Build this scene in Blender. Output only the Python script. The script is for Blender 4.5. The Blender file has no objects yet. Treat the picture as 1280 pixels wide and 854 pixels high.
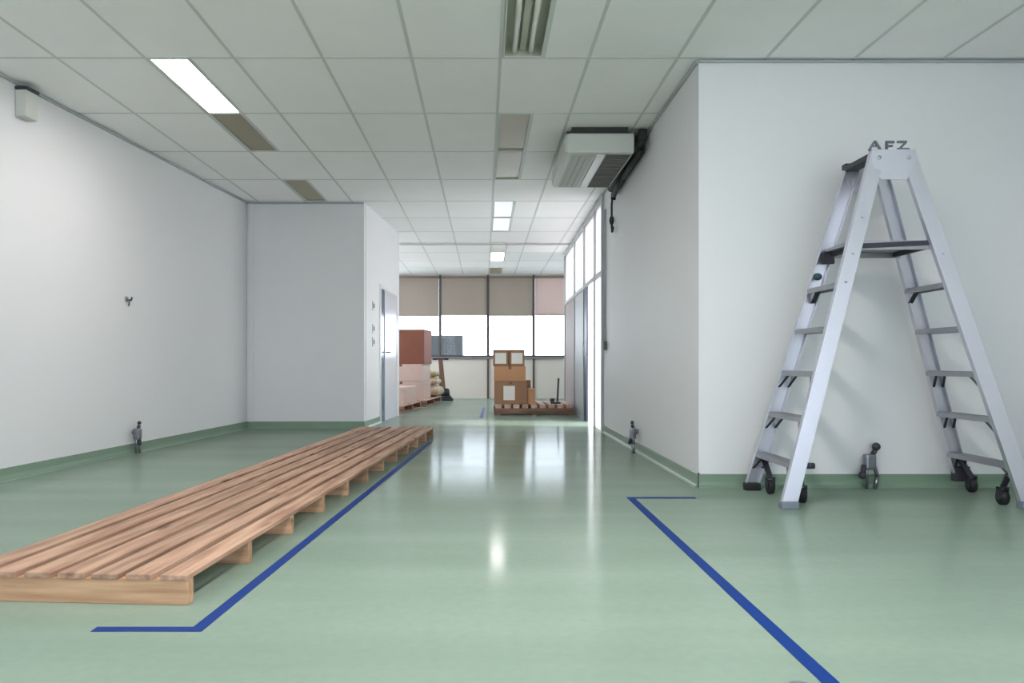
import bpy, bmesh, math, random
from mathutils import Vector, Matrix
random.seed(7)
S = bpy.context.scene
COL = S.collection
H = 2.913          # ceiling height
EYE = 0.853        # camera height
F = 1000.0         # focal length in pixels (1280 wide)

# ---------------------------------------------------------------- materials
def lin(c):
    c = c / 255.0
    return c / 12.92 if c <= 0.04045 else ((c + 0.055) / 1.055) ** 2.4
def rgb(r, g, b): return (lin(r), lin(g), lin(b), 1)

def mat(name, col, rough=0.5, metal=0.0, var=0.0, scale=6.0, stretch=(1, 1, 1), spec=0.5,
        bump=0.0, rvar=0.0, emit=0.0, ecol=None, detail=4):
    m = bpy.data.materials.new(name); m.use_nodes = True
    nt = m.node_tree; b = nt.nodes['Principled BSDF']
    b.inputs['Base Color'].default_value = col
    b.inputs['Roughness'].default_value = rough
    b.inputs['Metallic'].default_value = metal
    b.inputs['Specular IOR Level'].default_value = spec
    if emit:
        b.inputs['Emission Color'].default_value = ecol or (1, 1, 1, 1)
        b.inputs['Emission Strength'].default_value = emit
    if var or bump or rvar:
        tc = nt.nodes.new('ShaderNodeTexCoord'); mp = nt.nodes.new('ShaderNodeMapping')
        mp.inputs['Scale'].default_value = stretch
        nz = nt.nodes.new('ShaderNodeTexNoise'); nz.inputs['Scale'].default_value = scale
        nz.inputs['Detail'].default_value = detail
        nt.links.new(tc.outputs['Object'], mp.inputs['Vector'])
        nt.links.new(mp.outputs['Vector'], nz.inputs['Vector'])
        if var:
            mx = nt.nodes.new('ShaderNodeMix'); mx.data_type = 'RGBA'
            mx.inputs['A'].default_value = tuple(max(0, c * (1 - var)) for c in col[:3]) + (1,)
            mx.inputs['B'].default_value = tuple(min(1, c * (1 + var)) for c in col[:3]) + (1,)
            nt.links.new(nz.outputs['Fac'], mx.inputs['Factor'])
            nt.links.new(mx.outputs['Result'], b.inputs['Base Color'])
        if rvar:
            mr = nt.nodes.new('ShaderNodeMapRange')
            mr.inputs['To Min'].default_value = max(0, rough - rvar); mr.inputs['To Max'].default_value = rough + rvar
            nt.links.new(nz.outputs['Fac'], mr.inputs['Value'])
            nt.links.new(mr.outputs['Result'], b.inputs['Roughness'])
        if bump:
            bp = nt.nodes.new('ShaderNodeBump'); bp.inputs['Strength'].default_value = bump
            bp.inputs['Distance'].default_value = 0.01
            nt.links.new(nz.outputs['Fac'], bp.inputs['Height'])
            nt.links.new(bp.outputs['Normal'], b.inputs['Normal'])
    return m

def wood(name, col, dark, axis=1, knots=True):
    m = bpy.data.materials.new(name); m.use_nodes = True
    nt = m.node_tree; b = nt.nodes['Principled BSDF']; L = nt.links.new
    tc = nt.nodes.new('ShaderNodeTexCoord'); mp = nt.nodes.new('ShaderNodeMapping')
    st = [14, 14, 14]; st[axis] = 0.9; mp.inputs['Scale'].default_value = st
    L(tc.outputs['Object'], mp.inputs['Vector'])
    nz = nt.nodes.new('ShaderNodeTexNoise'); nz.inputs['Scale'].default_value = 2.2; nz.inputs['Detail'].default_value = 6
    L(mp.outputs['Vector'], nz.inputs['Vector'])
    mx = nt.nodes.new('ShaderNodeMix'); mx.data_type = 'RGBA'
    mx.inputs['A'].default_value = dark; mx.inputs['B'].default_value = col
    cr = nt.nodes.new('ShaderNodeMapRange'); cr.inputs['From Min'].default_value = 0.3; cr.inputs['From Max'].default_value = 0.62
    L(nz.outputs['Fac'], cr.inputs['Value']); L(cr.outputs['Result'], mx.inputs['Factor'])
    # board to board tone: per-object random
    oi = nt.nodes.new('ShaderNodeObjectInfo'); hs = nt.nodes.new('ShaderNodeHueSaturation')
    mr = nt.nodes.new('ShaderNodeMapRange'); mr.inputs['To Min'].default_value = 0.78; mr.inputs['To Max'].default_value = 1.18
    L(oi.outputs['Random'], mr.inputs['Value']); L(mr.outputs['Result'], hs.inputs['Value'])
    L(mx.outputs['Result'], hs.inputs['Color'])
    out = hs.outputs['Color']
    if knots:
        mp2 = nt.nodes.new('ShaderNodeMapping'); s2 = [7, 7, 7]; s2[axis] = 1.7; mp2.inputs['Scale'].default_value = s2
        L(tc.outputs['Object'], mp2.inputs['Vector'])
        vo = nt.nodes.new('ShaderNodeTexVoronoi'); vo.inputs['Scale'].default_value = 1.0
        L(mp2.outputs['Vector'], vo.inputs['Vector'])
        kr = nt.nodes.new('ShaderNodeMapRange'); kr.inputs['From Min'].default_value = 0.06; kr.inputs['From Max'].default_value = 0.16
        kr.inputs['To Min'].default_value = 0.75; kr.inputs['To Max'].default_value = 0.0
        L(vo.outputs['Distance'], kr.inputs['Value'])
        m2 = nt.nodes.new('ShaderNodeMix'); m2.data_type = 'RGBA'; m2.inputs['B'].default_value = rgb(70, 42, 30)
        L(out, m2.inputs['A']); L(kr.outputs['Result'], m2.inputs['Factor']); out = m2.outputs['Result']
    L(out, b.inputs['Base Color']); b.inputs['Roughness'].default_value = 0.7
    bp = nt.nodes.new('ShaderNodeBump'); bp.inputs['Strength'].default_value = 0.15; bp.inputs['Distance'].default_value = 0.004
    L(nz.outputs['Fac'], bp.inputs['Height']); L(bp.outputs['Normal'], b.inputs['Normal'])
    return m

def glass(name, tint=(0.95, 0.98, 1, 1), rough=0.0, frost=0.0):
    m = bpy.data.materials.new(name); m.use_nodes = True
    nt = m.node_tree; nt.nodes.remove(nt.nodes['Principled BSDF']); L = nt.links.new
    o = nt.nodes['Material Output']
    fr = nt.nodes.new('ShaderNodeFresnel'); fr.inputs['IOR'].default_value = 1.35
    g = nt.nodes.new('ShaderNodeBsdfGlossy'); g.inputs['Roughness'].default_value = 0.02
    if frost:
        t = nt.nodes.new('ShaderNodeBsdfTranslucent'); t.inputs['Color'].default_value = tint
        d = nt.nodes.new('ShaderNodeBsdfDiffuse'); d.inputs['Color'].default_value = tint
        a = nt.nodes.new('ShaderNodeMixShader'); a.inputs['Fac'].default_value = 0.25
        L(t.outputs[0], a.inputs[1]); L(d.outputs[0], a.inputs[2]); base = a.outputs[0]
        g.inputs['Roughness'].default_value = 0.35
    else:
        t = nt.nodes.new('ShaderNodeBsdfTransparent'); t.inputs['Color'].default_value = tint; base = t.outputs[0]
    mx = nt.nodes.new('ShaderNodeMixShader')
    ml = nt.nodes.new('ShaderNodeMath'); ml.operation = 'MULTIPLY'; ml.inputs[1].default_value = 0.4
    L(fr.outputs[0], ml.inputs[0]); L(ml.outputs[0], mx.inputs['Fac']); L(base, mx.inputs[1]); L(g.outputs[0], mx.inputs[2])
    L(mx.outputs[0], o.inputs['Surface'])
    return m

def fabric(name, col, trans):
    m = bpy.data.materials.new(name); m.use_nodes = True
    nt = m.node_tree; nt.nodes.remove(nt.nodes['Principled BSDF']); L = nt.links.new
    o = nt.nodes['Material Output']
    tc = nt.nodes.new('ShaderNodeTexCoord'); nz = nt.nodes.new('ShaderNodeTexNoise'); nz.inputs['Scale'].default_value = 40
    L(tc.outputs['Object'], nz.inputs['Vector'])
    mx = nt.nodes.new('ShaderNodeMix'); mx.data_type = 'RGBA'
    mx.inputs['A'].default_value = tuple(c * 0.93 for c in col[:3]) + (1,); mx.inputs['B'].default_value = col
    L(nz.outputs['Fac'], mx.inputs['Factor'])
    t = nt.nodes.new('ShaderNodeBsdfTranslucent'); d = nt.nodes.new('ShaderNodeBsdfDiffuse')
    L(mx.outputs['Result'], t.inputs['Color']); L(mx.outputs['Result'], d.inputs['Color'])
    s = nt.nodes.new('ShaderNodeMixShader'); s.inputs['Fac'].default_value = trans
    L(d.outputs[0], s.inputs[1]); L(t.outputs[0], s.inputs[2]); L(s.outputs[0], o.inputs['Surface'])
    return m

M = {}
M['wall'] = mat('wall_paint', rgb(230, 229, 231), 0.55, var=0.015, scale=1.5, bump=0.03)
M['tile'] = mat('ceiling_tile', rgb(244, 243, 243), 0.9, var=0.03, scale=3.0)
M['tbar'] = mat('ceiling_grid_bar', rgb(205, 208, 205), 0.6)
M['skirt'] = mat('green_skirting', rgb(124, 147, 127), 0.35, var=0.08, scale=4)
M['trimgrey'] = mat('grey_trim', rgb(176, 180, 182), 0.5)
M['white'] = mat('white_enamel', rgb(228, 228, 230), 0.3)
M['offwhite'] = mat('off_white_plastic', rgb(205, 206, 200), 0.4)
M['blue'] = mat('blue_tape', rgb(2, 52, 126), 0.6, spec=0.2, var=0.1, scale=9)
M['alu'] = mat('aluminium', rgb(206, 206, 216), 0.38, metal=0.75, var=0.06, scale=5, rvar=0.08)
M['alud'] = mat('worn_aluminium', rgb(165, 166, 172), 0.45, metal=0.7, var=0.12, scale=9)
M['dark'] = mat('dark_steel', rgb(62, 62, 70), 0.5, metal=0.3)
M['rubber'] = mat('black_rubber', rgb(30, 32, 35), 0.6)
M['greyrub'] = mat('grey_rubber', rgb(120, 128, 140), 0.7)
M['chrome'] = mat('dull_chrome', rgb(140, 140, 148), 0.3, metal=0.85)
M['mull'] = mat('dark_window_frame', rgb(78, 72, 72), 0.5)
M['sill'] = mat('grey_window_sill', rgb(128, 126, 128), 0.5)
M['panel'] = mat('cream_wall_panel', rgb(222, 214, 204), 0.6, var=0.02, scale=2)
M['ppanel'] = mat('taupe_panel', rgb(150, 138, 136), 0.6, var=0.03, scale=2)
M['glass'] = glass('window_glass')
M['frost'] = glass('frosted_glass', (0.62, 0.60, 0.61, 1), frost=1)
M['obscure'] = glass('obscure_door_glass', (0.95, 0.95, 0.96, 1), frost=1)
_nt = M['obscure'].node_tree; _o = _nt.nodes['Material Output']; _src = _o.inputs['Surface'].links[0].from_socket
_tr = _nt.nodes.new('ShaderNodeBsdfTransparent'); _mx = _nt.nodes.new('ShaderNodeMixShader'); _mx.inputs['Fac'].default_value = 0.4
_nt.links.new(_src, _mx.inputs[1]); _nt.links.new(_tr.outputs[0], _mx.inputs[2]); _nt.links.new(_mx.outputs[0], _o.inputs['Surface'])
M['blind'] = fabric('greige_blind', rgb(180, 170, 160), 0.4)
M['blindl'] = fabric('pale_greige_blind', rgb(205, 190, 184), 0.5)
M['wood'] = wood('pine_deck', rgb(194, 158, 134), rgb(146, 108, 88))
M['woodx'] = wood('pine_bearer', rgb(208, 168, 134), rgb(170, 126, 96), axis=0)
M['woodp'] = wood('pallet_timber', rgb(216, 182, 164), rgb(176, 138, 118), axis=1, knots=False)
M['woodd'] = wood('pallet_bearer', rgb(150, 112, 92), rgb(104, 74, 60), axis=0, knots=False)
M['card'] = mat('cardboard', rgb(186, 136, 98), 0.75, var=0.1, scale=5)
M['cardd'] = mat('dark_cardboard', rgb(150, 112, 84), 0.75, var=0.1, scale=5)
M['cardr'] = mat('red_brown_cardboard', rgb(134, 80, 62), 0.7, var=0.1, scale=4)
M['pink'] = mat('pale_pink_wrap', rgb(206, 180, 168), 0.5, var=0.1, scale=5)
M['sack'] = mat('cream_sack', rgb(204, 184, 158), 0.8, var=0.12, scale=9, bump=0.2)
M['olive'] = mat('olive_sack', rgb(160, 146, 104), 0.8, var=0.12, scale=9, bump=0.2)
M['label'] = mat('white_label', rgb(226, 220, 212), 0.6)
M['tapebrown'] = mat('packing_tape', rgb(120, 84, 58), 0.35)
M['acbody'] = mat('air_conditioner_plastic', rgb(200, 202, 196), 0.4)
M['acgrille'] = mat('grey_intake_grille', rgb(112, 110, 108), 0.6)
M['aclouv'] = mat('louver_grey', rgb(168, 172, 164), 0.45)
M['pipe'] = mat('dark_pipe_insulation', rgb(58, 60, 58), 0.8)
M['reflector'] = mat('lamp_reflector', rgb(190, 192, 178), 0.4, metal=0.15)
M['tube'] = mat('unlit_tube', rgb(226, 226, 214), 0.3)
M['prism'] = mat('unlit_diffuser', rgb(222, 218, 230), 0.25)
M['aged'] = mat('aged_diffuser', rgb(146, 135, 104), 0.3, var=0.08, scale=12)
M['doorblue'] = mat('blue_grey_glass_strip', rgb(84, 104, 132), 0.15)
M['greybox'] = mat('grey_cabinet_paint', rgb(66, 69, 72), 0.6)
M['brown'] = mat('brown_handle', rgb(110, 78, 60), 0.5)
M['ground'] = mat('outdoor_concrete', rgb(200, 198, 192), 0.9, var=0.05)
def lamp_mat(name, strength, col=(1, 0.95, 0.93, 1)): return mat(name, (0.8, 0.8, 0.8, 1), 0.5, emit=strength, ecol=col)

def floor_mat():
    m = bpy.data.materials.new('green_floor'); m.use_nodes = True
    nt = m.node_tree; b = nt.nodes['Principled BSDF']; L = nt.links.new
    tc = nt.nodes.new('ShaderNodeTexCoord')
    n1 = nt.nodes.new('ShaderNodeTexNoise'); n1.inputs['Scale'].default_value = 1.1; n1.inputs['Detail'].default_value = 5
    n2 = nt.nodes.new('ShaderNodeTexNoise'); n2.inputs['Scale'].default_value = 26; n2.inputs['Detail'].default_value = 3
    mp = nt.nodes.new('ShaderNodeMapping'); mp.inputs['Scale'].default_value = (0.35, 2.2, 1)
    L(tc.outputs['Object'], mp.inputs['Vector']); L(mp.outputs['Vector'], n1.inputs['Vector']); L(tc.outputs['Object'], n2.inputs['Vector'])
    m1 = nt.nodes.new('ShaderNodeMix'); m1.data_type = 'RGBA'
    m1.inputs['A'].default_value = rgb(136, 155, 141); m1.inputs['B'].default_value = rgb(147, 165, 151)
    r1 = nt.nodes.new('ShaderNodeMapRange'); r1.inputs['From Min'].default_value = 0.3; r1.inputs['From Max'].default_value = 0.7
    L(n1.outputs['Fac'], r1.inputs['Value']); L(r1.outputs['Result'], m1.inputs['Factor'])
    m2 = nt.nodes.new('ShaderNodeMix'); m2.data_type = 'RGBA'; m2.blend_type = 'MULTIPLY'; m2.inputs['Factor'].default_value = 0.12
    L(m1.outputs['Result'], m2.inputs['A']); L(n2.outputs['Fac'], m2.inputs['B'])
    L(m2.outputs['Result'], b.inputs['Base Color'])
    r2 = nt.nodes.new('ShaderNodeMapRange'); r2.inputs['To Min'].default_value = 0.09; r2.inputs['To Max'].default_value = 0.16
    L(n1.outputs['Fac'], r2.inputs['Value']); L(r2.outputs['Result'], b.inputs['Roughness'])
    # worn satin sealer: a weak Fresnel sheen over a matt body
    o = nt.nodes['Material Output']; df = nt.nodes.new('ShaderNodeBsdfDiffuse'); gl = nt.nodes.new('ShaderNodeBsdfGlossy')
    L(m2.outputs['Result'], df.inputs['Color']); L(r2.outputs['Result'], gl.inputs['Roughness'])
    fz = nt.nodes.new('ShaderNodeFresnel'); fz.inputs['IOR'].default_value = 1.4
    fm = nt.nodes.new('ShaderNodeMath'); fm.operation = 'MULTIPLY'; fm.inputs[1].default_value = 0.52
    ms = nt.nodes.new('ShaderNodeMixShader'); L(fz.outputs[0], fm.inputs[0]); L(fm.outputs[0], ms.inputs['Fac'])
    L(df.outputs[0], ms.inputs[1]); L(gl.outputs[0], ms.inputs[2]); L(ms.outputs[0], o.inputs['Surface']); nt.nodes.remove(b)
    return m
M['floor'] = floor_mat()

# ---------------------------------------------------------------- mesh helpers
class MB:
    def __init__(self): self.bm = bmesh.new()
    def box(self, x0, x1, y0, y1, z0, z1, mi=0, bev=0.0, mtx=None):
        t = bmesh.new()
        bmesh.ops.create_cube(t, size=1)
        bmesh.ops.scale(t, vec=(abs(x1 - x0), abs(y1 - y0), abs(z1 - z0)), verts=t.verts)
        bmesh.ops.translate(t, vec=((x0 + x1) / 2, (y0 + y1) / 2, (z0 + z1) / 2), verts=t.verts)
        if bev: bmesh.ops.bevel(t, geom=t.edges[:], offset=bev, segments=2, affect='EDGES', profile=0.6)
        return self._add(t, mi, mtx)
    def _add(self, t, mi=0, mtx=None, smooth=False):
        if mtx is not None: bmesh.ops.transform(t, matrix=mtx, verts=t.verts)
        for f in t.faces: f.material_index = mi; f.smooth = smooth
        me = bpy.data.meshes.new('t'); t.to_mesh(me); t.free(); self.bm.from_mesh(me); bpy.data.meshes.remove(me)
        return self
    def beam(self, p0, p1, w, d, ref=(0, 1, 0), off=(0, 0), mi=0, bev=0.0):
        """bar from p0 to p1; w across, d along ref; off shifts in (across, ref)"""
        p0, p1 = Vector(p0), Vector(p1); ax = (p1 - p0); ln = ax.length; ax.normalize()
        r = Vector(ref); r = (r - ax * r.dot(ax)).normalized(); u = r.cross(ax).normalized()
        m = Matrix((u, r, ax)).transposed().to_4x4(); m.translation = (p0 + p1) / 2 + u * off[0] + r * off[1]
        return self.box(-w / 2, w / 2, -d / 2, d / 2, -ln / 2, ln / 2, mi, bev, m)
    def cyl(self, p0, p1, r, seg=16, mi=0, r2=None):
        p0, p1 = Vector(p0), Vector(p1); ax = p1 - p0; ln = ax.length
        t = bmesh.new(); bmesh.ops.create_cone(t, cap_ends=True, segments=seg, radius1=r, radius2=r if r2 is None else r2, depth=ln)
        q = Vector((0, 0, 1)).rotation_difference(ax.normalized()).to_matrix().to_4x4(); q.translation = (p0 + p1) / 2
        return self._add(t, mi, q, smooth=True)
    def ball(self, c, r, mi=0, sc=(1, 1, 1)):
        t = bmesh.new(); bmesh.ops.create_uvsphere(t, u_segments=16, v_segments=10, radius=r)
        m = Matrix.Diagonal((*sc, 1)); m.translation = Vector(c)
        return self._add(t, mi, m, smooth=True)
    def tube(self, pts, r, mi=0, seg=10):
        for a, b in zip(pts, pts[1:]): self.cyl(a, b, r, seg, mi)
        for p in pts[1:-1]: self.ball(p, r, mi)
        return self
    def quad(self, a, b, c, d, mi=0):
        vs = [self.bm.verts.new(v) for v in (a, b, c, d)]; f = self.bm.faces.new(vs); f.material_index = mi; return self
    def prism(self, poly, z0, z1, mi=0):
        """poly: xy points counter-clockwise"""
        lo = [self.bm.verts.new((x, y, z0)) for x, y in poly]; hi = [self.bm.verts.new((x, y, z1)) for x, y in poly]
        fs = [self.bm.faces.new(lo[::-1]), self.bm.faces.new(hi)]
        n = len(poly)
        for i in range(n): fs.append(self.bm.faces.new((lo[i], lo[(i + 1) % n], hi[(i + 1) % n], hi[i])))
        for f in fs: f.material_index = mi
        return self
    def build(self, name, mats, parent=None, loc=(0, 0, 0), rz=0.0):
        me = bpy.data.meshes.new(name); bmesh.ops.recalc_face_normals(self.bm, faces=self.bm.faces[:])
        self.bm.to_mesh(me); self.bm.free()
        for m in (mats if isinstance(mats, (list, tuple)) else [mats]): me.materials.append(M[m] if isinstance(m, str) else m)
        o = bpy.data.objects.new(name, me); COL.objects.link(o); o.location = loc; o.rotation_euler.z = rz
        if parent is not None: o.parent = parent
        return o

def tag(o, label, cat, group=None):
    o['label'] = label; o['category'] = cat
    if group: o['group'] = group
    return o
def thing(name, label, cat, loc=(0, 0, 0), rz=0.0, group=None):
    o = bpy.data.objects.new(name, None); o.empty_display_size = 0.1; COL.objects.link(o)
    o.location = loc; o.rotation_euler.z = rz
    return tag(o, label, cat, group)
def struct(mb, name, mats, parent=None):
    o = mb.build(name, mats, parent)
    if parent is None: o['kind'] = 'structure'
    return o
def sempty(name, loc=(0, 0, 0), rz=0.0):
    o = bpy.data.objects.new(name, None); COL.objects.link(o); o.location = loc; o.rotation_euler.z = rz; o['kind'] = 'structure'; return o
def slab(p, q, t, z0, z1, mb=None, mi=0):
    """wall slab from p to q, thickness t to the left of the direction p->q"""
    p, q = Vector(p), Vector(q); d = (q - p).normalized(); n = Vector((-d.y, d.x)) * t
    mb = mb or MB()
    return mb.prism([tuple(p), tuple(q), tuple(q + n), tuple(p + n)] if t > 0 else [tuple(p), tuple(p + n), tuple(q + n), tuple(q)], z0, z1, mi)

# ---------------------------------------------------------------- the setting
REAR = -4.0; RX = 3.73; WY = 5.45; WX = 1.463; BY = 10.3; FY = 18.8
def lx(y): return -3.05 - 0.087 * (10.3 - y)           # left wall line
def bx(y): return -1.545 + 0.075 * (y - 10.3)          # side face of the block on the left
def px(y): return 1.463 + 0.016 * (y - 9.75)           # glazed partition line
FL, FR = -4.3, 3.2                                      # far room side walls

struct(MB().box(-4.9, 3.9, REAR - .2, FY + .2, -0.12, 0), 'floor', 'floor')
struct(MB().box(-16, 18, REAR - 12, FY + 14, -0.3, -0.14), 'ground', 'ground')

# fixtures: (x0, y0, state)
CX, LXF = 0.125, -2.275
Y0 = 5.41
def cell(k): return Y0 + 1.2 * k
fix = [(CX, cell(-1), 'tubes'), (CX, cell(1), 'dull'), (CX, cell(2), 'dull'), (CX, cell(4), 'prism'), (CX, cell(5), 'prism'),
       (CX, cell(7), 'dull'), (CX, cell(8), 'lit'), (CX, cell(10), 'dull'),
       (LXF, cell(0), 'litnear'), (LXF, cell(1), 'dull'), (LXF, cell(3), 'dull'),
       (CX, cell(-3), 'litover'), (LXF, cell(-3), 'litadded'), (LXF, cell(8), 'lit'), (LXF, cell(9), 'lit')]  # the unseen left-row lights here are added to brighten the rooms
cb = MB()
holes = {(round((x - 0.015 - 0.11) / 0.3), round((y - Y0) / 1.2)) for x, y, s in fix}
for i in range(-17, 13):
    for k in range(-9, 12):
        x0, x1 = 0.11 + 0.3 * i, 0.11 + 0.3 * (i + 1); y0, y1 = cell(k), cell(k + 1)
        if (i, k) in holes: continue
        if k == 11: y1 = FY + .15
        if i > 4 and 1 <= k <= 7: continue          # outdoors beyond the corridor wall and partition
        cb.quad((x0, y0, H), (x0, y1, H), (x1, y1, H), (x1, y0, H), 0)
for i in range(-8, 7):
    x = 0.11 + 0.6 * i
    for ya, yb in (((REAR, FY),) if x < 1.5 else ((REAR, 5.6), (15.2, FY))): cb.box(x - .011, x + .011, ya, yb, H - .003, H + .002, 1)
for k in range(-8, 12):
    y = cell(k); cb.box(-4.9, 1.6 if 5.6 < y < 15.1 else 3.9, y - .011, y + .011, H - .0025, H + .002, 1)
cb.box(-5.0, 1.62, REAR - .2, FY + .2, H + .25, H + .4, 0); cb.box(1.62, 4.0, REAR - .2, 5.7, H + .25, H + .4, 0); cb.box(1.62, 4.0, 15.1, FY + .2, H + .25, H + .4, 0)
cb.box(-5.0, -4.9, REAR - .2, FY + .2, H, H + .25, 0); cb.box(3.9, 4.0, REAR - .2, 5.7, H, H + .25, 0); cb.box(3.9, 4.0, 15.1, FY + .2, H, H + .25, 0); cb.box(1.6, 1.62, 5.7, 15.1, H, H + .25, 0); cb.box(1.62, 3.9, 5.6, 5.7, H, H + .25, 0); cb.box(1.62, 3.9, 15.1, 15.2, H, H + .25, 0)
struct(cb, 'ceiling', ['tile', 'tbar'])

struct(slab((lx(REAR), REAR), (lx(BY + .1), BY + .1), 0.12, 0, H), 'wall_left', 'wall')
struct(MB().box(lx(BY) - .1, bx(BY), BY, BY + .12, 0, H), 'wall_recess', 'wall')
# side face of the block with its door opening
DY0, DY1, DH = 11.28, 12.62, 1.96
sb = MB()
slab((bx(BY + .12), BY + .12), (bx(DY0), DY0), 0.12, 0, H, sb); slab((bx(DY1), DY1), (bx(12.8), 12.8), 0.12, 0, H, sb)
slab((bx(DY0), DY0), (bx(DY1), DY1), 0.12, DH, H, sb)
struct(sb, 'wall_passage', 'wall')
struct(MB().box(FL, bx(12.68) - .12, 12.68, 12.8, 0, H), 'wall_far_return', 'wall')
struct(MB().box(FL - .12, FL, 12.68, FY, 0, .8).box(FL - .12, FL, 12.68, FY, 2.5, H).box(FL - .12, FL, 12.68, 13.2, .8, 2.5).box(FL - .12, FL, 18, FY, .8, 2.5), 'wall_far_left', 'wall')  # large unseen opening added to bring more light into the far room
# wing wall on the right and the corridor wall
struct(MB().prism([(WX, WY), (RX, WY), (RX, WY + .12), (WX + .12, WY + .12), (px(9.75) + .12, 9.75), (px(9.75), 9.75)], 0, H), 'wall_right', 'wall')
rb = MB()   # near right wall, unseen window opening added to let daylight in
wy = [(REAR, -3.8), (-0.2, WY + .12)]
for a, b in wy: rb.box(RX, RX + .12, a, b, 0, H)
for a, b in ((-3.8, -0.2),): rb.box(RX, RX + .12, a, b, 0, 0.4); rb.box(RX, RX + .12, a, b, 2.6, H)
struct(rb, 'wall_near_right', 'wall')
nb = MB()  # rear wall; its unseen window openings are added as a daylight source
wx = [(lx(REAR) - .1, -3.5), (-1.5, -0.9), (1.1, 1.5), (3.5, RX + .12)]
for a, b in wx: nb.box(a, b, REAR - .12, REAR, 0, H)
for a, b in ((-3.5, -1.5), (-.9, 1.1), (1.5, 3.5)): nb.box(a, b, REAR - .12, REAR, 0, 0.8); nb.box(a, b, REAR - .12, REAR, 2.5, H)
struct(nb, 'wall_rear', 'wall')
struct(MB().box(px(15.2) - .01, FR, 15.2, 15.32, 0, H), 'wall_far_right_return', 'wall')
struct(MB().box(FR, FR + .12, 15.2, FY, 0, H), 'wall_far_right', 'wall')

# back wall: cream panels below, windows above
PX = [-4.2, -3.12, -2.07, -1.03, 0.094, 1.166, 2.24, 3.2]
WZ0, WZ1 = 0.98, 2.87
struct(MB().box(FL - .12, FR + .12, FY, FY + .12, 0, 0.93).box(FL - .12, FR + .12, FY, FY + .12, WZ1, H), 'wall_back', 'panel')
struct(MB().box(FL, FR, FY - .05, FY + .12, 0.93, 0.98, bev=.006), 'trim_1', 'sill')
n = 0
blind_bot = {2: 1.935, 3: 1.955, 4: 1.94, 5: 1.955}
for i in range(len(PX) - 1):
    n += 1; a, b = PX[i], PX[i + 1]
    w = sempty('window_%d' % n, ((a + b) / 2, FY + .04, WZ0))
    hw = (b - a) / 2; hh = WZ1 - WZ0
    fb = MB()
    fb.box(-hw, -hw + .03, -.03, .03, 0, hh).box(hw - .03, hw, -.03, .03, 0, hh).box(-hw + .03, hw - .03, -.03, .03, 0, .04).box(-hw + .03, hw - .03, -.03, .03, hh - .04, hh)
    fb.build('window_frame', 'mull', w)
    MB().box(-hw + .03, hw - .03, -.004, .004, .04, hh - .04).build('pane', 'glass', w)
tn = 1
for i in range(1, len(PX) - 1):
    tn += 1
    struct(MB().box(PX[i] - .022, PX[i] + .022, FY - .035, FY - .003, 0, H - .01), 'trim_%d' % tn, 'mull')
blabels = ['greige roller blind at the far left of the back windows, behind the carton stack',
           'greige roller blind in the bay over the red-brown carton',
           'greige roller blind in the bay over the floor machine',
           'greige roller blind in the bay over the stacked cartons with white labels',
           'paler greige roller blind in the bay nearest the glazed partition',
           'greige roller blind in the bay hidden by the partition end']
for i in range(2, 6):
    a, b = PX[i] + .03, PX[i + 1] - .03
    bot = blind_bot.get(i, 1.95)
    if i == 1: lab = blabels[0]
    else: lab = blabels[i - 1]
    bl = thing('roller_blind', lab, 'blind', ((a + b) / 2, FY - .02, bot), group='roller blinds of the back windows')
    hw = (b - a) / 2; bh = 2.86 - bot
    MB().box(-hw, hw, -.002, .001, .03, bh - .03).build('blind_fabric', 'blindl' if i == 5 else 'blind', bl)
    MB().box(-hw, hw, -.009, .008, 0, .03, bev=.004).build('bottom_rail', 'blind', bl)
    MB().cyl((-hw, 0, bh), (hw, 0, bh), .022).build('roller', 'blind', bl)

# glazed partition along the corridor
pm = sempty('window_8', (0, 0, 0))
MY = [9.79, 10.55, 11.85, 13.3, 15.16]
fb = MB()
for y in MY: fb.box(px(y) - .03, px(y) + .03, y - .035, y + .035, 0, H - .006)
for a, b in zip(MY, MY[1:]):
    slab((px(a + .035) - .025, a + .035), (px(b - .035) - .025, b - .035), -.05, 1.93, 1.99, fb)
    slab((px(a + .035) - .025, a + .035), (px(b - .035) - .025, b - .035), -.05, H - .07, H - .006, fb)
fb.build('window_frame', 'trimgrey', pm)
for j, (a, b) in enumerate(zip(MY, MY[1:])):
    g = MB(); slab((px(a + .035), a + .035), (px(b - .035), b - .035), -.008, 1.99, H - .07, g); g.build('pane', 'frost', pm)
for (a, b), mt in (((MY[0], MY[1]), 'frost'), ((MY[2], MY[3]), 'trimgrey'), ((MY[3], MY[4]), 'ppanel')):
    g = MB(); slab((px(a + .035) - .012, a + .035), (px(b - .035) - .012, b - .035), -.03, 0.0, 1.93, g); g.build('lower_panel', mt, pm)
# outer doorway: dark fixed leaf beside the open gap
d2 = sempty('door_2')
g = MB(); slab((px(11.46) - .02, 11.46), (px(11.815) - .02, 11.815), -.045, 0.004, 1.93, g); g.build('door_leaf', mat('dark_blue_door', rgb(52, 58, 80), 0.4), d2)
g = MB(); slab((px(10.585), 10.585), (px(11.45), 11.45), -.02, 0.006, 1.925, g); g.build('glass_leaf', 'obscure', d2)
MB().cyl((px(11.6) - .06, 11.52, .95), (px(11.6) - .06, 11.52, 1.15), .009).beam((px(11.5) - .06, 11.52, .97), (px(11.5) - .02, 11.52, .97), .012, .012, (0, 0, 1)).beam((px(11.5) - .06, 11.52, 1.13), (px(11.5) - .02, 11.52, 1.13), .012, .012, (0, 0, 1)).build('door_handle', 'chrome', d2)

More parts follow.
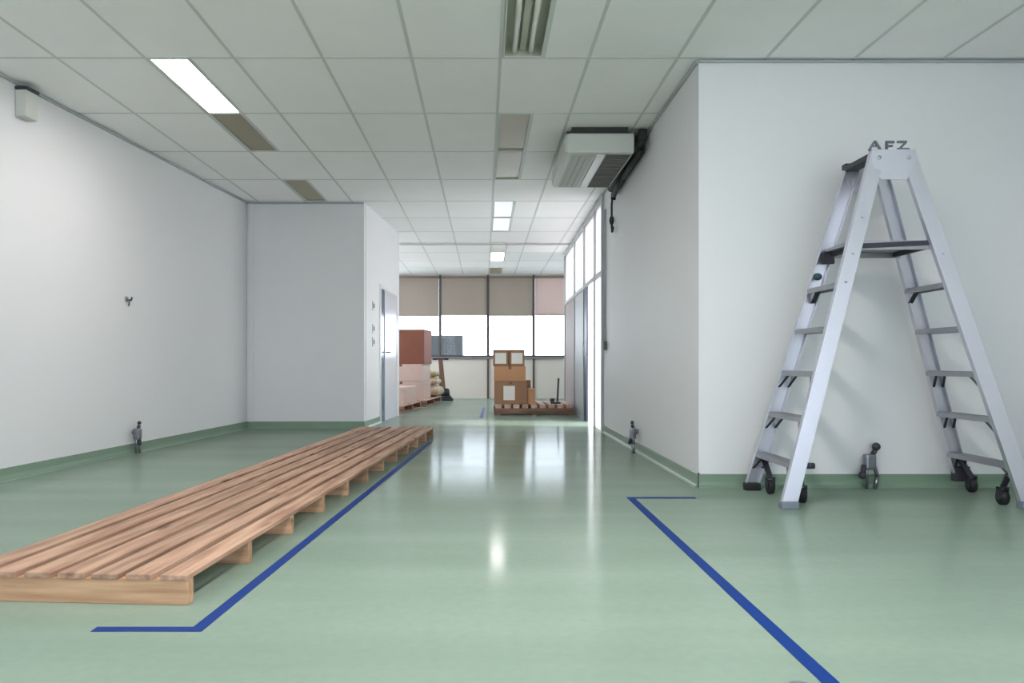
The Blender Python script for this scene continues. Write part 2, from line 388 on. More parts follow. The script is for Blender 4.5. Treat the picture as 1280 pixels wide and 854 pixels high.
# skirtings (coved vinyl)
def skirting(p, q, name, side=1, h=0.092):
    p, q = Vector(p), Vector(q); d = (q - p).normalized(); nn = Vector((-d.y, d.x)) * side
    prof = [(0.0, 0.0), (0.035, 0.0), (0.022, 0.006), (0.012, 0.02), (0.008, 0.04), (0.007, h - .004), (0.004, h), (0, h)]
    mb = MB(); a = []; b = []
    for o, z in prof:
        v = p + nn * o; w = q + nn * o
        a.append(mb.bm.verts.new((v.x, v.y, z))); b.append(mb.bm.verts.new((w.x, w.y, z)))
    k = len(prof)
    for i in range(k): mb.bm.faces.new((a[i], a[(i + 1) % k], b[(i + 1) % k], b[i]))
    mb.bm.faces.new(a); mb.bm.faces.new(b[::-1])
    return struct(mb, name, 'skirt')
skirting((lx(REAR), REAR), (lx(BY), BY), 'baseboard_left', -1)
skirting((lx(BY), BY), (bx(BY), BY), 'baseboard_recess', -1)
skirting((bx(BY), BY), (bx(DY0), DY0), 'baseboard_passage', -1)
skirting((WX, WY), (RX, WY), 'baseboard_wing', -1)
skirting((WX, WY), (px(9.75), 9.75), 'baseboard_right', 1)
skirting((RX, REAR), (RX, WY), 'baseboard_near_right', 1)
# shadow-gap wall angles at the ceiling
def angle(p, q, side):
    global tn; tn += 1
    mb = MB(); slab(p, q, side * .022, H - .022, H - .0075, mb); struct(mb, 'trim_%d' % tn, 'trimgrey')
angle((WX, WY - .0), (RX, WY - .0), -1); angle((WX, WY), (px(9.75), 9.75), 1); angle((lx(REAR), REAR), (lx(BY), BY), -1); angle((lx(BY), BY), (bx(BY), BY), -1)
tn += 1; struct(MB().box(FL, px(13.9) - .03, 13.86, 13.9, H - .03, H - .008), 'trim_%d' % tn, 'tbar')
tn += 1; struct(MB().box(lx(BY) + .03, lx(BY) + .085, BY - .03, BY - .002, .09, H - .025, bev=.005), 'trim_%d' % tn, 'white')
tn += 1; struct(MB().box(WX - .006, WX + .004, WY - .006, WY + .006, 0, .1), 'trim_%d' % tn, 'dark')

# passage door in the block
d1 = sempty('door_1', (0, 0, 0))
fr = MB()
slab((bx(DY0) + .012, DY0), (bx(DY0 + .06) + .012, DY0 + .06), .13, 0, DH, fr)
slab((bx(DY1 - .06) + .012, DY1 - .06), (bx(DY1) + .012, DY1), .13, 0, DH, fr)
slab((bx(DY0 + .06) + .012, DY0 + .06), (bx(DY1 - .06) + .012, DY1 - .06), .13, DH - .06, DH, fr)
fr.build('door_frame', 'white', d1)
g = MB(); slab((bx(DY0 + .06) - .004, DY0 + .06), (bx(DY0 + .36) - .004, DY0 + .36), .03, 0.004, DH - .06, g); g.build('side_light', 'doorblue', d1)
g = MB(); slab((bx(DY0 + .36) + .004, DY0 + .36), (bx(DY1 - .06) + .004, DY1 - .06), .045, 0.004, DH - .06, g)
leaf = g.build('door_leaf', mat('glossy_white_door', rgb(226, 226, 236), 0.18), d1)
MB().cyl((bx(11.8) + .05, 11.75, 1.0), (bx(11.8) + .05, 11.88, 1.0), .009).cyl((bx(11.76) - .0, 11.76, 1.0), (bx(11.76) + .055, 11.76, 1.0), .011).build('door_handle', 'chrome', d1)
def switch(y, z, lab):
    t = thing('light_switch', lab, 'switch', (bx(y), y, z), -math.atan(0.075), group='switches by the passage door')
    MB().box(0, .01, -.06, .06, -.06, .06, bev=.003).build('plate', 'offwhite', t)
    MB().box(.01, .018, -.02, .02, -.03, .03, bev=.003).build('rocker', 'greyrub', t)
switch(10.85, 1.62, 'white wall plate highest of the three on the passage wall by the white door')
switch(10.85, 1.31, 'small white switch, middle of the three on the passage wall by the white door')
switch(10.85, 1.13, 'small white switch, lowest of the three on the passage wall by the white door')

# ---------------------------------------------------------------- ceiling lights
lab = {
 (0, -1): 'unlit recessed light with two bare tubes, nearest in the middle ceiling row',
 (0, 1): 'dull unlit recessed light left of the air conditioner, nearer of the adjoining pair',
 (0, 2): 'dull unlit recessed light left of the air conditioner, farther of the adjoining pair',
 (0, 4): 'unlit white diffuser ceiling light past the air conditioner, nearer of two end to end',
 (0, 5): 'unlit white diffuser ceiling light past the air conditioner, farther of two end to end',
 (0, 7): 'dull unlit ceiling light just before the small lit one in the far room',
 (0, 8): 'small lit ceiling light in the far room',
 (0, 10): 'dull unlit ceiling light farthest away, right against the back blinds',
 (1, 0): 'large bright lit ceiling light over the left side of the room',
 (1, 1): 'dull unlit recessed light directly behind the bright left ceiling light',
 (1, 3): 'dull unlit recessed light just before the grey recess wall',
 (0, -3): 'lit ceiling light overhead in the middle row, above the camera',
 (1, 8): 'added unseen fill light in the far room over the left pallets, nearer one',
 (1, 9): 'added unseen fill light in the far room over the left pallets, farther one',
 (1, -3): 'added unseen fill light in the left ceiling row, beside the camera'}
EM = {'litnear': 14.0, 'lit': 9.0, 'litover': 40.0, 'litadded': 8.0}
for x, y, s in fix:
    k = round((y - Y0) / 1.2); r = 0 if x == CX else 1
    t = thing('ceiling_light', lab[(r, k)], 'ceiling light', (x + .135, y + .6, H), group='recessed lights in the ceiling grid')
    a, b = .135, .589
    fr = MB()
    fr.box(-a, -a + .012, -b, b, -.004, .004).box(a - .012, a, -b, b, -.004, .004).box(-a + .012, a - .012, -b, -b + .012, -.004, .004).box(-a + .012, a - .012, b - .012, b, -.004, .004)
    fr.box(a, a + .018, -b, b, -.003, .003)
    fr.build('frame', 'tbar', t)
    hb = MB()   # open-bottomed trough
    hb.box(-.155, -a + .006, -.61, .61, .004, .074).box(a - .006, .155, -.61, .61, .004, .074)
    hb.box(-a + .006, a - .006, -.61, -b + .006, .004, .074).box(-a + .006, a - .006, b - .006, .61, .004, .074).box(-.155, .155, -.61, .61, .074, .09)
    hb.build('reflector', 'reflector', t)
    if s == 'tubes':
        for sx in (-.055, .055):
            MB().cyl((sx, -b + .03, .026), (sx, b - .03, .026), .018 if s == 'tubes' else .012).build('tube', 'tube' if s == 'tubes' else 'reflector', t)
        MB().prism([(-.02, -b + .02), (.02, -b + .02), (.02, b - .02), (-.02, b - .02)], .04, .072).build('centre_baffle', 'reflector', t)
    else:
        dm = lamp_mat('lit_diffuser_' + s, EM[s]) if s in EM else ('aged' if s == 'dull' else 'prism')
        MB().box(-a + .013, a - .013, -b + .013, b - .013, .006, .012).build('diffuser', dm, t)

# ---------------------------------------------------------------- air conditioner
ac = thing('air_conditioner', 'grey white air conditioner hung under the ceiling by the right wall', 'air conditioner', (1.015, 7.66, 2.676))
w, d = .295, .70
b = MB().box(-w, w, -d, d, 0, .174, bev=.02); b.build('body', 'acbody', ac)
MB().box(-w + .05, w - .05, -d + .04, d - .04, .174, .235).build('mounting_tray', 'pipe', ac)
gr = MB().box(.06, w - .02, -d + .06, d - .05, -.006, .002)
for i in range(16): y = -d + .1 + i * .08; gr.box(.075, w - .035, y, y + .02, -.012, -.006)
gr.build('intake_grille', 'acgrille', ac)
MB().box(-.03, .045, -d + .06, d - .05, -.016, .002, bev=.004).build('air_flap', 'white', ac)
lv = MB().box(-w + .05, -.05, -d + .08, d - .06, -.005, .002)
for i in range(3): x = -w + .075 + i * .055; lv.box(x, x + .012, -d + .1, d - .08, -.012, -.005)
lv.build('outlet_louver', 'aclouv', ac)
MB().box(-w - .012, -w + .004, -d + .03, d - .03, .012, .16, bev=.005).build('side_cover', 'offwhite', ac)
for sy in (-.5, .5):
    for sxx in (-1, 1): MB().box(sxx * (w - .045) - .025, sxx * (w - .045) + .025, sy - .03, sy + .03, .16, .2345).build('hanger', 'dark', ac)
ph = MB()
ph.tube([(w - .01, -.3, .1), (w + .075, -.32, .12), (w + .085, -.6, .17), (w + .085, -.62, .225)], .04)
ph.tube([(w + .07, -.55, .16), (w + .07, .2, .13), (w + .07, 1.0, .06)], .045)
ph.tube([(w + .1, -.45, .08), (w + .1, .4, .05), (w + .1, 1.05, .0)], .03)
ph.build('pipe_bundle', 'pipe', ac)
hs = MB().box(-.015, .0365, -.015, .015, .36, .4, bev=.004).tube([(0, 0, .42), (-.005, .02, .28), (0, .05, .16)], .012).ball((0, .05, .14), .028, sc=(1, 1, 1.9)).tube([(0, .05, .1), (0, .02, .03), (-.01, -.05, .0), (-.01, -.1, .04)], .014)
tag(hs.build('drain_hose', 'pipe', None, (1.428, 8.9, 2.3)), 'dark hose end dangling on the right wall below the air conditioner', 'hose')
cd = thing('wall_conduit', 'thin grey vertical conduit ending in a small box on the right wall', 'conduit', (px(9.55) - .002, 9.55, 1.0))
MB().cyl((-.012, 0, .1), (-.012, 0, 1.68), .012).build('pipe', 'trimgrey', cd)
MB().box(-.04, 0, -.05, .05, 0, .1, bev=.006).build('junction_box', 'acgrille', cd)

# ---------------------------------------------------------------- small wall fittings
ang = -math.atan(0.087)
sx = thing('wall_sensor', 'off white box mounted high on the left wall under the ceiling', 'sensor', (lx(5.93), 5.93, 2.655), ang)
MB().box(0, .085, -.07, .07, 0, .2, bev=.01).build('housing', 'offwhite', sx)
MB().box(0, .095, -.075, .075, .2, .222, bev=.004).build('top_bracket', 'dark', sx)
hk = thing('wall_hook', 'tiny dark hook halfway up the left wall', 'hook', (lx(7.39), 7.39, 1.38), ang)
MB().box(0, .008, -.02, .02, .03, .08, bev=.002).build('back_plate', 'chrome', hk)
MB().tube([(.006, 0, .05), (.045, 0, .045), (.055, 0, .075)], .008).tube([(.03, 0, .045), (.035, -.02, -.005)], .006).build('prong', 'dark', hk)
def tap(loc, rz, lab, turn):
    t = thing('wall_tap', lab, 'tap', loc, rz, group='pipe outlets standing by the skirting')
    # built facing +x out of the wall, y along it
    MB().tube([(.055, -.025, 0), (.055, -.025, .2)], .011).build('riser', 'chrome', t)
    MB().tube([(.055, .03, 0.0), (.06, .045, .08), (.055, .02, .18)], .013).build('riser', 'chrome', t)
    MB().box(.03, .085, -.04, .03, .13, .235, bev=.014).cyl((0.012, 0, .2), (.03, 0, .2), .025).build('valve_body', 'chrome', t)
    MB().tube([(.055, .01 * turn, .22), (.065, .03 * turn, .265)], .016).ball((.065, .035 * turn, .285), .028 if turn == 1 else .018).build('upper_handle', 'dark', t)
    MB().cyl((.065, -.045 * turn, .16), (.08, -.06 * turn, .1), .018).ball((.083, -.066 * turn, .095), .026 if turn == 1 else .018).build('lower_handle', 'dark', t)
tap((lx(7.49), 7.49, 0), ang, 'metal pipe outlet by the skirting of the left wall', 0.3)
tap((WX + .0, 7.55, 0), math.pi, 'metal pipe outlet by the skirting of the right corridor wall', 0.3)
tap((2.605, WY, 0), -math.pi / 2, 'metal pipe outlet with two dark handles under the ladder', 1.0)

# ---------------------------------------------------------------- floor tape
def tape(pts, w, name, lab):
    mb = MB()
    P = [Vector(p) for p in pts]; L = []; R = []
    for i, p in enumerate(P):
        d0 = (P[i] - P[i - 1]).normalized() if i else (P[1] - P[0]).normalized()
        d1 = (P[i + 1] - P[i]).normalized() if i < len(P) - 1 else d0
        t = (d0 + d1).normalized(); nn = Vector((-t.y, t.x)); k = w / 2 / max(.3, nn.dot(Vector((-d0.y, d0.x))))
        L.append(p + nn * k); R.append(p - nn * k)
    for i in range(len(P) - 1):
        mb.prism([tuple(R[i]), tuple(R[i + 1]), tuple(L[i + 1]), tuple(L[i])], 0.0, .0016)
    return tag(mb.build(name, 'blue'), lab, 'floor tape')
tape([(-1.245, 2.554), (-.915, 2.554), (-.572, 8.55)], .044, 'floor_tape', 'blue tape line beside the slatted timber deck, with a short leg at its near end')
tape([(.922, 1.6), (.922, 5.03), (1.33, 5.03)], .048, 'floor_tape', 'blue tape line on the right floor turning towards the wall corner')
tape([(-.045, 12.3), (0.0, 15.0)], .05, 'floor_tape', 'short dark tape mark on the far floor left of the loaded pallet')
fc = thing('floor_outlet', 'grey round floor outlet at the bottom edge left of the right tape', 'floor outlet', (.83, 2.09, 0))
MB().cyl((0, 0, 0), (0, 0, .006), .036, 32).build('cover', 'greyrub', fc)
MB().cyl((0, 0, .006), (0, 0, .009), .012, 16).build('screw', 'chrome', fc)

# ---------------------------------------------------------------- timber deck on the left
A = math.atan(0.0712)
deck = thing('slatted_deck', 'long low slatted timber deck of brown boards lying on the green floor', 'timber deck', (-1.038, 2.806, 0), -A)
LN, WD, NB = 6.42, .845, 12
sp = (LN - .045) / (NB - 1)
for i in range(NB):
    y = i * sp
    MB().box(-WD + .012, 0, y, y + .045, 0, .088, bev=.003).build('bearer', 'woodx', deck)
joints = [(4, 8), (6,), (3, 7), (5, 9), (2, 7), (4, 8), (3, 6, 9)]
for ln in range(7):
    x1 = -ln * .125; x0 = x1 - .096
    cuts = [-.012] + [j * sp + .0225 for j in joints[ln]] + [LN + .012]
    for a, b2 in zip(cuts, cuts[1:]):
        dx = random.uniform(-.002, .002); dz = random.uniform(-.0, .002)
        MB().box(x0 + dx, x1 + dx, a + .0015, b2 - .0015, .088, .107 + dz, bev=.003).build('board', 'wood', deck)

# ---------------------------------------------------------------- platform ladder
LB = Vector((2.475, 5.0, 0))
lad = thing('step_ladder', 'tall aluminium double sided step ladder standing before the right wall', 'ladder', LB)
def W(x, y, z): return Vector((x, y, z)) - LB
T = 2.12
rails = {'fl': (W(1.775, 4.66, .03), W(2.37, 4.82, T)), 'bl': (W(1.79, 5.34, .04), W(2.39, 5.18, T)),
         'fr': (W(3.17, 4.66, .03), W(2.545, 4.82, T)), 'br': (W(3.18, 5.34, .1), W(2.56, 5.18, T))}
def at(k, z):
    a, b = rails[k]; t = (z - a.z) / (b.z - a.z); return a.lerp(b, t)
for k, (a, b) in rails.items():
    s = -1 if k[0] == 'f' else 1        # outer side
    mb = MB(); wd = .088
    ref = (0, 1, 0)
    mb.beam(a, b, wd, .005, ref, (0, s * .014), bev=.001)
    mb.beam(a, b, .005, .034, ref, (-wd / 2 + .0025, -s * .003), bev=.001)
    mb.beam(a, b, .005, .034, ref, (wd / 2 - .0025, -s * .003), bev=.001)
    for z in ((1.33, 1.5, 1.72) if k == 'fl' else (1.5,)):
        c = at(k, z); mb.cyl(c + Vector((0, s * .0165, 0)), c + Vector((0, s * .021, 0)), .008, 10, 0)
    r = mb.build('rail', 'alu', lad)
zs = [.255, .525, .795, 1.065, 1.33]
for side in 'lr':
    for i, z in enumerate(zs):
        f, bk = at('f' + side, z), at('b' + side, z)
        mb = MB(); y0, y1 = f.y + .012, bk.y - .012; xc = (f.x + bk.x) / 2
        mb.box(xc - .042, xc + .042, y0, y1, z - .006, z, bev=.0015)
        mb.box(xc - .042, xc - .037, y0, y1, z - .03, z - .006).box(xc + .037, xc + .042, y0, y1, z - .03, z - .006)
        for q in range(5): mb.box(xc - .034 + q * .015, xc - .028 + q * .015, y0, y1, z, z + .003)
        mb.build('tread', 'alud', lad)
        if i < 3:
            ln = .085
            for rail_k, sy in (('f', 1), ('b', -1)):
                lo = at(rail_k + side, z - ln - .02)
                br = MB()
                for xo in (-.03, .03):
                    br.beam((lo.x + xo, lo.y + sy * .012, z - ln - .02), (xc + xo * .9, (y0 if sy > 0 else y1) + sy * .1, z - .02), .016, .005, (0, 0, 1))
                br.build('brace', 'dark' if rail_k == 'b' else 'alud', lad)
        elif i == 4:
            for rail_k, sy in (('b', -1),):
                lo = at(rail_k + side, z - .09)
                MB().beam((xc, lo.y + sy * .012, z - .09), (xc, y1 - .07, z - .02), .03, .006, (0, 0, 1)).build('brace', 'dark', lad)
# standing platform with its dark locking arms
fl, fr_, bl, br_ = (at(k, 1.585) for k in ('fl', 'fr', 'bl', 'br'))
pf = MB().box(fl.x - .01, fr_.x + .01, fl.y + .022, bl.y - .022, 1.565, 1.585, bev=.003)
pf.box(fl.x + .0, fr_.x - .0, fl.y + .02, fl.y + .026, 1.53, 1.565).box(fl.x, fr_.x, bl.y - .026, bl.y - .02, 1.53, 1.565)
for q in range(8):
    y = fl.y + .05 + q * .033; pf.box(fl.x + .01, fr_.x - .01, y, y + .008, 1.585, 1.589)
pf.build('platform', 'alud', lad)
MB().box(fl.x + .03, fl.x + .05, fl.y + .022, bl.y - .022, 1.535, 1.568).box(fr_.x - .05, fr_.x - .03, fl.y + .022, bl.y - .022, 1.535, 1.568).beam((fl.x + .04, fl.y + .016, 1.55), (fr_.x - .04, fl.y + .016, 1.57), .03, .006, (0, 1, 0)).build('platform_bracket', 'dark', lad)
MB().box(fl.x - .025, fl.x + .05, bl.y - .05, bl.y - .02, 1.49, 1.565, bev=.004).build('platform_catch', 'dark', lad)
# head plates joining the two halves and the hinge fittings above
for fk, s in (('f', -1), ('b', 1)):
    a, c = at(fk + 'l', 2.115), at(fk + 'r', 2.115); a2, c2 = at(fk + 'l', 1.90), at(fk + 'r', 1.90)
    y = a.y + s * .02
    mb = MB()
    vs0 = [(a.x - .045, 2.13), (c.x + .045, 2.13), (c.x + .045, 2.06), (c.x - .01, 1.95), (a.x + .01, 1.95), (a.x - .045, 2.06)]
    lo = [mb.bm.verts.new((x, y - .004, z)) for x, z in vs0]; hi = [mb.bm.verts.new((x, y + .004, z)) for x, z in vs0]
    mb.bm.faces.new(lo); mb.bm.faces.new(hi[::-1])
    for i in range(6): mb.bm.faces.new((lo[i], hi[i], hi[(i + 1) % 6], lo[(i + 1) % 6]))
    for x in (a.x, c.x): mb.cyl((x, y + s * .004, 2.08), (x, y + s * .01, 2.08), .012, 12)
    mb.build('head_plate', 'alu', lad)
a, c = at('fl', 2.11), at('fr', 2.11); bb = at('bl', 2.11); b3 = at('br', 2.11)
for x in (a.x, c.x):
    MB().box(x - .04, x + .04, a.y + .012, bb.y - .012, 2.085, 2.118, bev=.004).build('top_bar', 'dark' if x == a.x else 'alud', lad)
yh = a.y - .005
hg = MB()
x0 = a.x - .05
hg.beam((x0, yh, 2.13), (x0 + .035, yh, 2.185), .012, .012).beam((x0 + .07, yh, 2.13), (x0 + .035, yh, 2.185), .012, .012).beam((x0 + .015, yh, 2.155), (x0 + .055, yh, 2.155), .008, .01, (0, 1, 0))
hg.box(x0 + .1, x0 + .112, yh - .008, yh + .008, 2.13, 2.185).box(x0 + .112, x0 + .15, yh - .008, yh + .008, 2.172, 2.185).box(x0 + .112, x0 + .14, yh - .008, yh + .008, 2.15, 2.16)
hg.box(x0 + .17, x0 + .225, yh - .008, yh + .008, 2.174, 2.186).beam((x0 + .222, yh, 2.178), (x0 + .18, yh, 2.135), .012, .014).box(x0 + .17, x0 + .24, yh - .008, yh + .008, 2.13, 2.142)
hg.box(x0, x0 + .25, yh - .01, yh + .01, 2.126, 2.132)
hg.build('hinge_bracket', mat('tarnished_hinge_metal', rgb(112, 114, 124), .5, metal=.4), lad)
cb2 = MB().box(bb.x - .06, bb.x + .05, bb.y - .03, bb.y + .026, 2.1, 2.135, bev=.004); cb2.build('rail_cap', 'dark', lad)
# feet
for k in ('fl', 'fr'):
    p = rails[k][0]
    MB().box(p.x - .052, p.x + .052, p.y - .028, p.y + .032, 0, .045, bev=.008).build('rubber_foot', 'greyrub', lad)
p = rails['bl'][0]; MB().box(p.x - .055, p.x + .05, p.y - .03, p.y + .028, 0, .05, bev=.008).build('rubber_foot', 'rubber', lad)
p = rails['br'][0]; MB().box(p.x - .05, p.x + .05, p.y - .028, p.y + .028, .06, .16, bev=.006).build('rail_end', 'dark', lad)
def caster(x, y, rail_k, zt, dx=0):
    c = W(x, y, 0); top = at(rail_k, zt)
    fk = MB()
    fk.beam((top.x, top.y + (0.02 if rail_k[0] == 'f' else -.02), zt), (c.x + dx, c.y, .1), .035, .012, (0, 1, 0))
    fk.box(c.x - .028, c.x - .02, c.y - .018, c.y + .018, .035, .105).box(c.x + .02, c.x + .028, c.y - .018, c.y + .018, .035, .105).box(c.x - .028, c.x + .028, c.y - .02, c.y + .02, .098, .108)
    f = fk.build('caster', 'dark', lad)
    MB().cyl((c.x - .016, c.y, .045), (c.x + .016, c.y, .045), .045, 24).build('wheel', 'rubber', f)
caster(3.205, 5.26, 'br', .25); caster(3.105, 4.79, 'fr', .25)
caster(1.86, 5.2, 'bl', .24); caster(1.93, 4.86, 'fl', .24)
kb = at('fl', .25); MB().cyl((kb.x + .05, kb.y + .02, .245), (kb.x + .1, kb.y + .02, .245), .018, 14).cyl((kb.x + .02, kb.y + .02, .245), (kb.x + .06, kb.y + .02, .245), .008).build('locking_knob', 'dark', lad)
kc = at('bl', 1.41); MB().ball((kc.x - .015, kc.y - .03, 1.41), .03, sc=(1, .6, .8)).build('locking_knob', mat('teal_knob', rgb(52, 84, 92), .5), lad)

# ---------------------------------------------------------------- far room
def carton(x0, x1, y0, y1, z0, z1, m, lab, group=None, labels=(), rz=0.0, tape_=True, loc=None):
    cx, cy = (x0 + x1) / 2, (y0 + y1) / 2
    t = thing('carton', lab, 'carton', (cx, cy, z0), rz, group)
    a, b, h = (x1 - x0) / 2, (y1 - y0) / 2, z1 - z0
    bm_ = MB().box(-a, a, -b, b, 0, h - .006, bev=.006)
    bm_.build('box_body', m, t)
    MB().box(-a + .003, a - .003, -b + .003, -.004, h - .006, h).box(-a + .003, a - .003, .004, b - .003, h - .006, h).build('top_flaps', m, t)
    if tape_: MB().box(-.025, .025, -b - .0015, b + .0015, h - .05, h + .0004).build('packing_tape', 'tapebrown', t)
    for (u0, u1, v0, v1) in labels:
        MB().box(u0 * a, u1 * a, -b - .003, -b + .002, v0 * h, v1 * h).build('paper_label', 'label', t)
    return t
def pallet(x0, y0, wd, dp, h, lab, rz=0.0, nb=9, th=.025, gap=.012):
    t = thing('pallet', lab, 'pallet', (x0, y0, 0), rz)
    w = wd / nb
    for i in range(nb):
        MB().box(i * w + gap, (i + 1) * w - gap, 0, dp, h - th, h, bev=.003).build('deck_board', 'woodp', t)
    for j in range(3):
        y = j * (dp - .09) / 2
        MB().box(0, wd, y + .005, y + .085, .022, h - th, bev=.003).build('bearer', 'woodd', t)
    for j in range(3):
        x = j * (wd - .1) / 2; MB().box(x, x + .1, 0, dp, 0, .022, bev=.003).build('bottom_board', 'woodd', t)
    return t
pallet(.165, 12.9, 1.28, 1.1, .17, 'timber pallet carrying the labelled cartons near the glazed partition', th=.06, gap=.022)
carton(.17, .70, 13.0, 13.5, .171, .543, 'cardd', 'brown carton with one white label, bottom of the stack on the right pallet', 'cartons on the right pallet', [(-.45, .25, .18, .8)])
carton(.165, .68, 13.02, 13.5, .545, .788, 'card', 'orange brown unlabelled carton in the middle of the right pallet stack', 'cartons on the right pallet')
carton(.15, .40, 13.04, 13.45, .79, 1.06, 'cardd', 'small carton with white label, left one on top of the right pallet stack', 'cartons on the right pallet', [(-.75, .7, .15, .8)], tape_=False)
carton(.41, .66, 13.04, 13.45, .79, 1.06, 'cardd', 'small carton with white label, right one on top of the right pallet stack', 'cartons on the right pallet', [(-.7, .75, .15, .8)], tape_=False)
carton(.71, .83, 13.05, 13.45, .17, .42, 'card', 'narrow brown carton beside the labelled bottom carton on the right pallet', 'cartons on the right pallet', tape_=False)
carton(.70, .79, 13.52, 13.8, .17, .55, 'cardd', 'narrow darker carton standing behind the narrow brown one', 'cartons on the right pallet', tape_=False)
gs = thing('metal_stand', 'dark grey upright stand with a flat foot on the right pallet', 'stand', (1.18, 13.2, .17))
MB().box(-.08, .08, -.06, .06, 0, .03, bev=.006).box(-.09, -.02, -.04, .04, .03, .09, bev=.006).build('foot', 'dark', gs)
MB().beam((.03, 0, .02), (.05, 0, .42), .03, .03).build('post', 'dark', gs)

LA = -math.atan(0.095)
pallet(-2.44, 13.46, 1.1, 1.7, .13, 'timber pallet nearest the passage wall under the low pink carton', LA, 7)
pallet(-2.2, 15.42, 1.1, 1.95, .13, 'timber pallet at the back left under the red brown carton', LA, 7)
carton(-2.3, -1.31, 13.75, 15.0, .13, .42, 'pink', 'low pale pink wrapped carton in front of the tall stack', 'goods on the left pallets', rz=LA)
carton(-2.0, -1.13, 15.5, 16.4, .131, .48, 'pink', 'pale pink wrapped carton at the bottom of the tall stack', 'goods on the left pallets', rz=LA)
carton(-2.0, -1.14, 15.5, 16.4, .482, .818, 'pink', 'pale pink wrapped carton under the red brown one', 'goods on the left pallets', rz=LA)
carton(-1.98, -1.11, 15.5, 16.4, .82, 1.49, 'cardr', 'tall red brown carton on top of the pink stack', 'goods on the left pallets', rz=LA)
def sack(c, s, m, lab):
    mb = MB(); t = bmesh.new(); bmesh.ops.create_cube(t, size=2)
    bmesh.ops.subdivide_edges(t, edges=t.edges[:], cuts=5, use_grid_fill=True)
    rr = random.Random(hash(lab) % 1000)
    for v in t.verts:
        p = v.co.copy(); k = (1 - .18 * (abs(p.x) ** 4 + abs(p.y) ** 4) * abs(p.z))
        f = 1 - .35 * max(abs(p.x), abs(p.y)) ** 6
        v.co = Vector((p.x * s[0] * (1 - .08 * p.z * p.z), p.y * s[1] * (1 - .08 * p.z * p.z), p.z * s[2] * f)) + Vector((0, 0, .012 * math.sin(7 * p.x + 5 * p.y)))
    mn = min(v.co.z for v in t.verts)
    for v in t.verts: v.co.z -= mn
    mb._add(t, 0, None, True)
    o = mb.build('sack', m, None, c, LA); tag(o, lab, 'sack', 'sacks behind the left carton stack'); return o
sack((-1.2, 16.93, .13), (.3, .4, .11), 'sack', 'cream sack at the bottom of the pile right of the carton stack')
sack((-1.22, 16.93, .368), (.27, .36, .07), 'sack', 'cream sack in the middle of the pile right of the carton stack')
sack((-1.2, 16.95, .527), (.22, .3, .06), 'olive', 'olive sack on top of the pile right of the carton stack')

fm = thing('floor_machine', 'floor machine with black base and brown upright handle before the back wall', 'floor machine', (-.86, 17.9, 0))
MB().cyl((0, 0, .0), (0, 0, .05), .17, 28).cyl((0, 0, .05), (0, 0, .1), .15, 28, r2=.12).build('brush_housing', 'rubber', fm)
MB().cyl((0, 0, .1), (0, 0, .24), .1, 24, r2=.085).ball((0, 0, .24), .085, sc=(1, 1, .4)).build('motor', 'rubber', fm)
for sxx in (-.09, .09): MB().cyl((sxx - .03, .17, .05), (sxx + .03, .17, .05), .05, 20).build('wheel', 'rubber', fm)
MB().beam((-.04, .1, .1), (-.12, .12, .92), .1, .04, (0, 1, 0), bev=.006).build('handle_post', 'brown', fm)
MB().cyl((-.28, .12, .93), (.04, .12, .93), .018).cyl((-.3, .12, .93), (-.2, .12, .93), .024).cyl((-.04, .12, .93), (.06, .12, .93), .024).build('grip_bar', 'rubber', fm)

ob = thing('outdoor_cabinet', 'grey metal cabinet outside, seen through the back window above the sill', 'cabinet', (-.93, 20.0, -.14))
MB().box(-.43, .41, -.3, .3, .08, 1.66, bev=.02).build('cabinet_body', 'greybox', ob)
MB().box(-.43, .41, -.3, .3, 0, .08).build('plinth', 'dark', ob)
MB().box(-.4, -.02, -.315, -.3, .15, 1.6, bev=.004).build('door', 'greybox', ob); MB().box(.0, .38, -.315, -.3, .15, 1.6, bev=.004).build('door', 'greybox', ob)

# ---------------------------------------------------------------- light
wd = bpy.data.worlds.new('daylight'); S.world = wd; wd.use_nodes = True
sl = bpy.data.lights.new('sun', 'SUN'); sl.energy = 10.0; sl.angle = math.radians(12); sl.color = (1, .97, .92)
so = bpy.data.objects.new('sun', sl); COL.objects.link(so); so.rotation_euler = Vector((-.75, .15, -.65)).to_track_quat('-Z', 'Y').to_euler()
nt = wd.node_tree; bg = nt.nodes['Background']
tc = nt.nodes.new('ShaderNodeTexCoord'); sp_ = nt.nodes.new('ShaderNodeSeparateXYZ'); rp = nt.nodes.new('ShaderNodeValToRGB')
nt.links.new(tc.outputs['Generated'], sp_.inputs[0]); nt.links.new(sp_.outputs['Z'], rp.inputs[0]); 
r2 = nt.nodes.new('ShaderNodeMapRange'); r2.inputs['From Min'].default_value = -0.6; r2.inputs['From Max'].default_value = 0.4
mxw = nt.nodes.new('ShaderNodeMix'); mxw.data_type = 'RGBA'; mxw.inputs['A'].default_value = (0.74, 0.84, 1.0, 1)
nt.links.new(sp_.outputs['Y'], r2.inputs['Value']); nt.links.new(r2.outputs['Result'], mxw.inputs['Factor'])
nt.links.new(rp.outputs[0], mxw.inputs['B']); nt.links.new(mxw.outputs['Result'], bg.inputs['Color'])
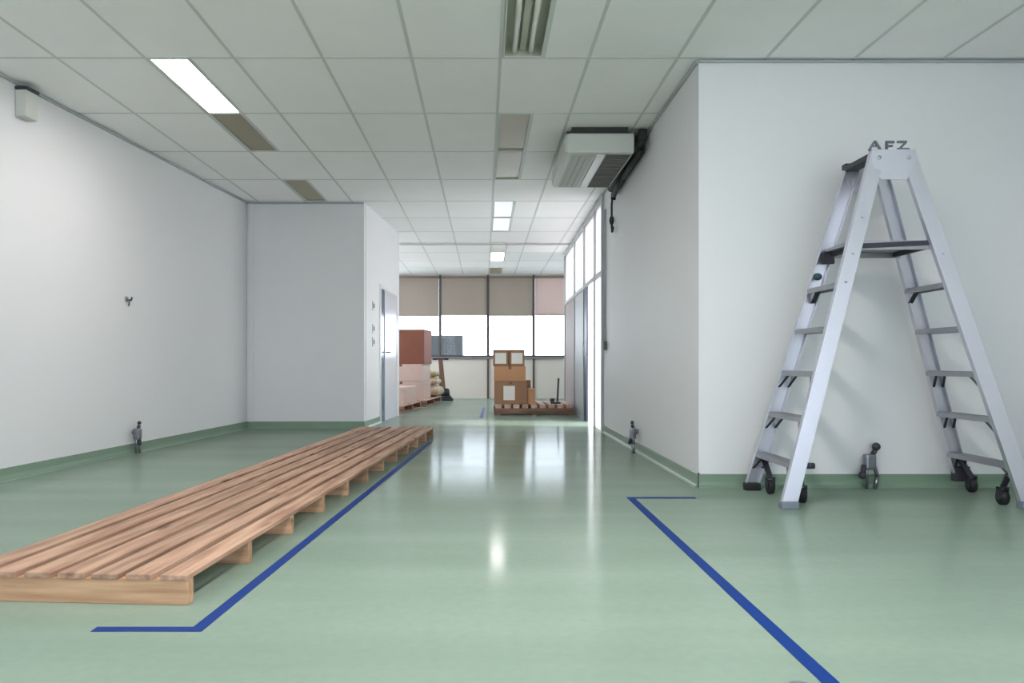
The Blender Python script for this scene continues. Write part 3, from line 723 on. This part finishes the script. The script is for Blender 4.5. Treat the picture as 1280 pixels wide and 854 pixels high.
rp.color_ramp.elements[0].position = 0.0; rp.color_ramp.elements[0].color = (0.92, 0.945, 1.0, 1)
rp.color_ramp.elements[1].position = 0.8; rp.color_ramp.elements[1].color = (0.62, 0.78, 1.0, 1)
bg.inputs['Strength'].default_value = 2.5
def portal(loc, rot, sx, sy):
    l = bpy.data.lights.new('portal', 'AREA'); l.shape = 'RECTANGLE'; l.size = sx; l.size_y = sy
    o = bpy.data.objects.new('daylight_portal', l); COL.objects.link(o); o.location = loc; o.rotation_euler = rot
    l.cycles.is_portal = True
for a, b in ((-3.5, -1.5), (-.9, 1.1), (1.5, 3.5)): portal(((a + b) / 2, REAR - .06, 1.65), (math.pi / 2, 0, 0), b - a, 1.7)
for a, b in ((-3.8, -.2),): portal((RX + .06, (a + b) / 2, 1.5), (0, math.pi / 2, 0), 2.2, b - a)
portal((-.55, FY + .1, (WZ0 + WZ1) / 2), (-math.pi / 2, 0, 0), 7.4, WZ1 - WZ0)
portal((FL - .06, 15.6, 1.65), (0, -math.pi / 2, 0), 1.7, 4.8)
portal((px(11) + .05, 11.0, .97), (0, math.pi / 2, 0), 1.93, .9)

# ---------------------------------------------------------------- camera
cam = bpy.data.cameras.new('camera'); co = bpy.data.objects.new('camera', cam); COL.objects.link(co)
co.location = (0, 0, EYE); co.rotation_euler = (math.pi / 2, 0, 0)
cam.sensor_fit = 'HORIZONTAL'; cam.sensor_width = 36; cam.lens = 36 * F / 1280
cam.shift_x = (640 - 605) / 1280; cam.shift_y = (453 - 427) / 1280
cam.clip_start = .05; cam.clip_end = 200
S.camera = co
vs = S.view_settings
vs.view_transform = 'Standard'; vs.look = 'None'; vs.exposure = 1.2; vs.gamma = 1.0; vs.use_curve_mapping = False
try:
    S.cycles.use_denoising = True; S.cycles.max_bounces = 10; S.cycles.diffuse_bounces = 6; S.cycles.caustics_reflective = False; S.cycles.caustics_refractive = False
    S.cycles.transparent_max_bounces = 12; S.cycles.sample_clamp_indirect = 6
except Exception: pass
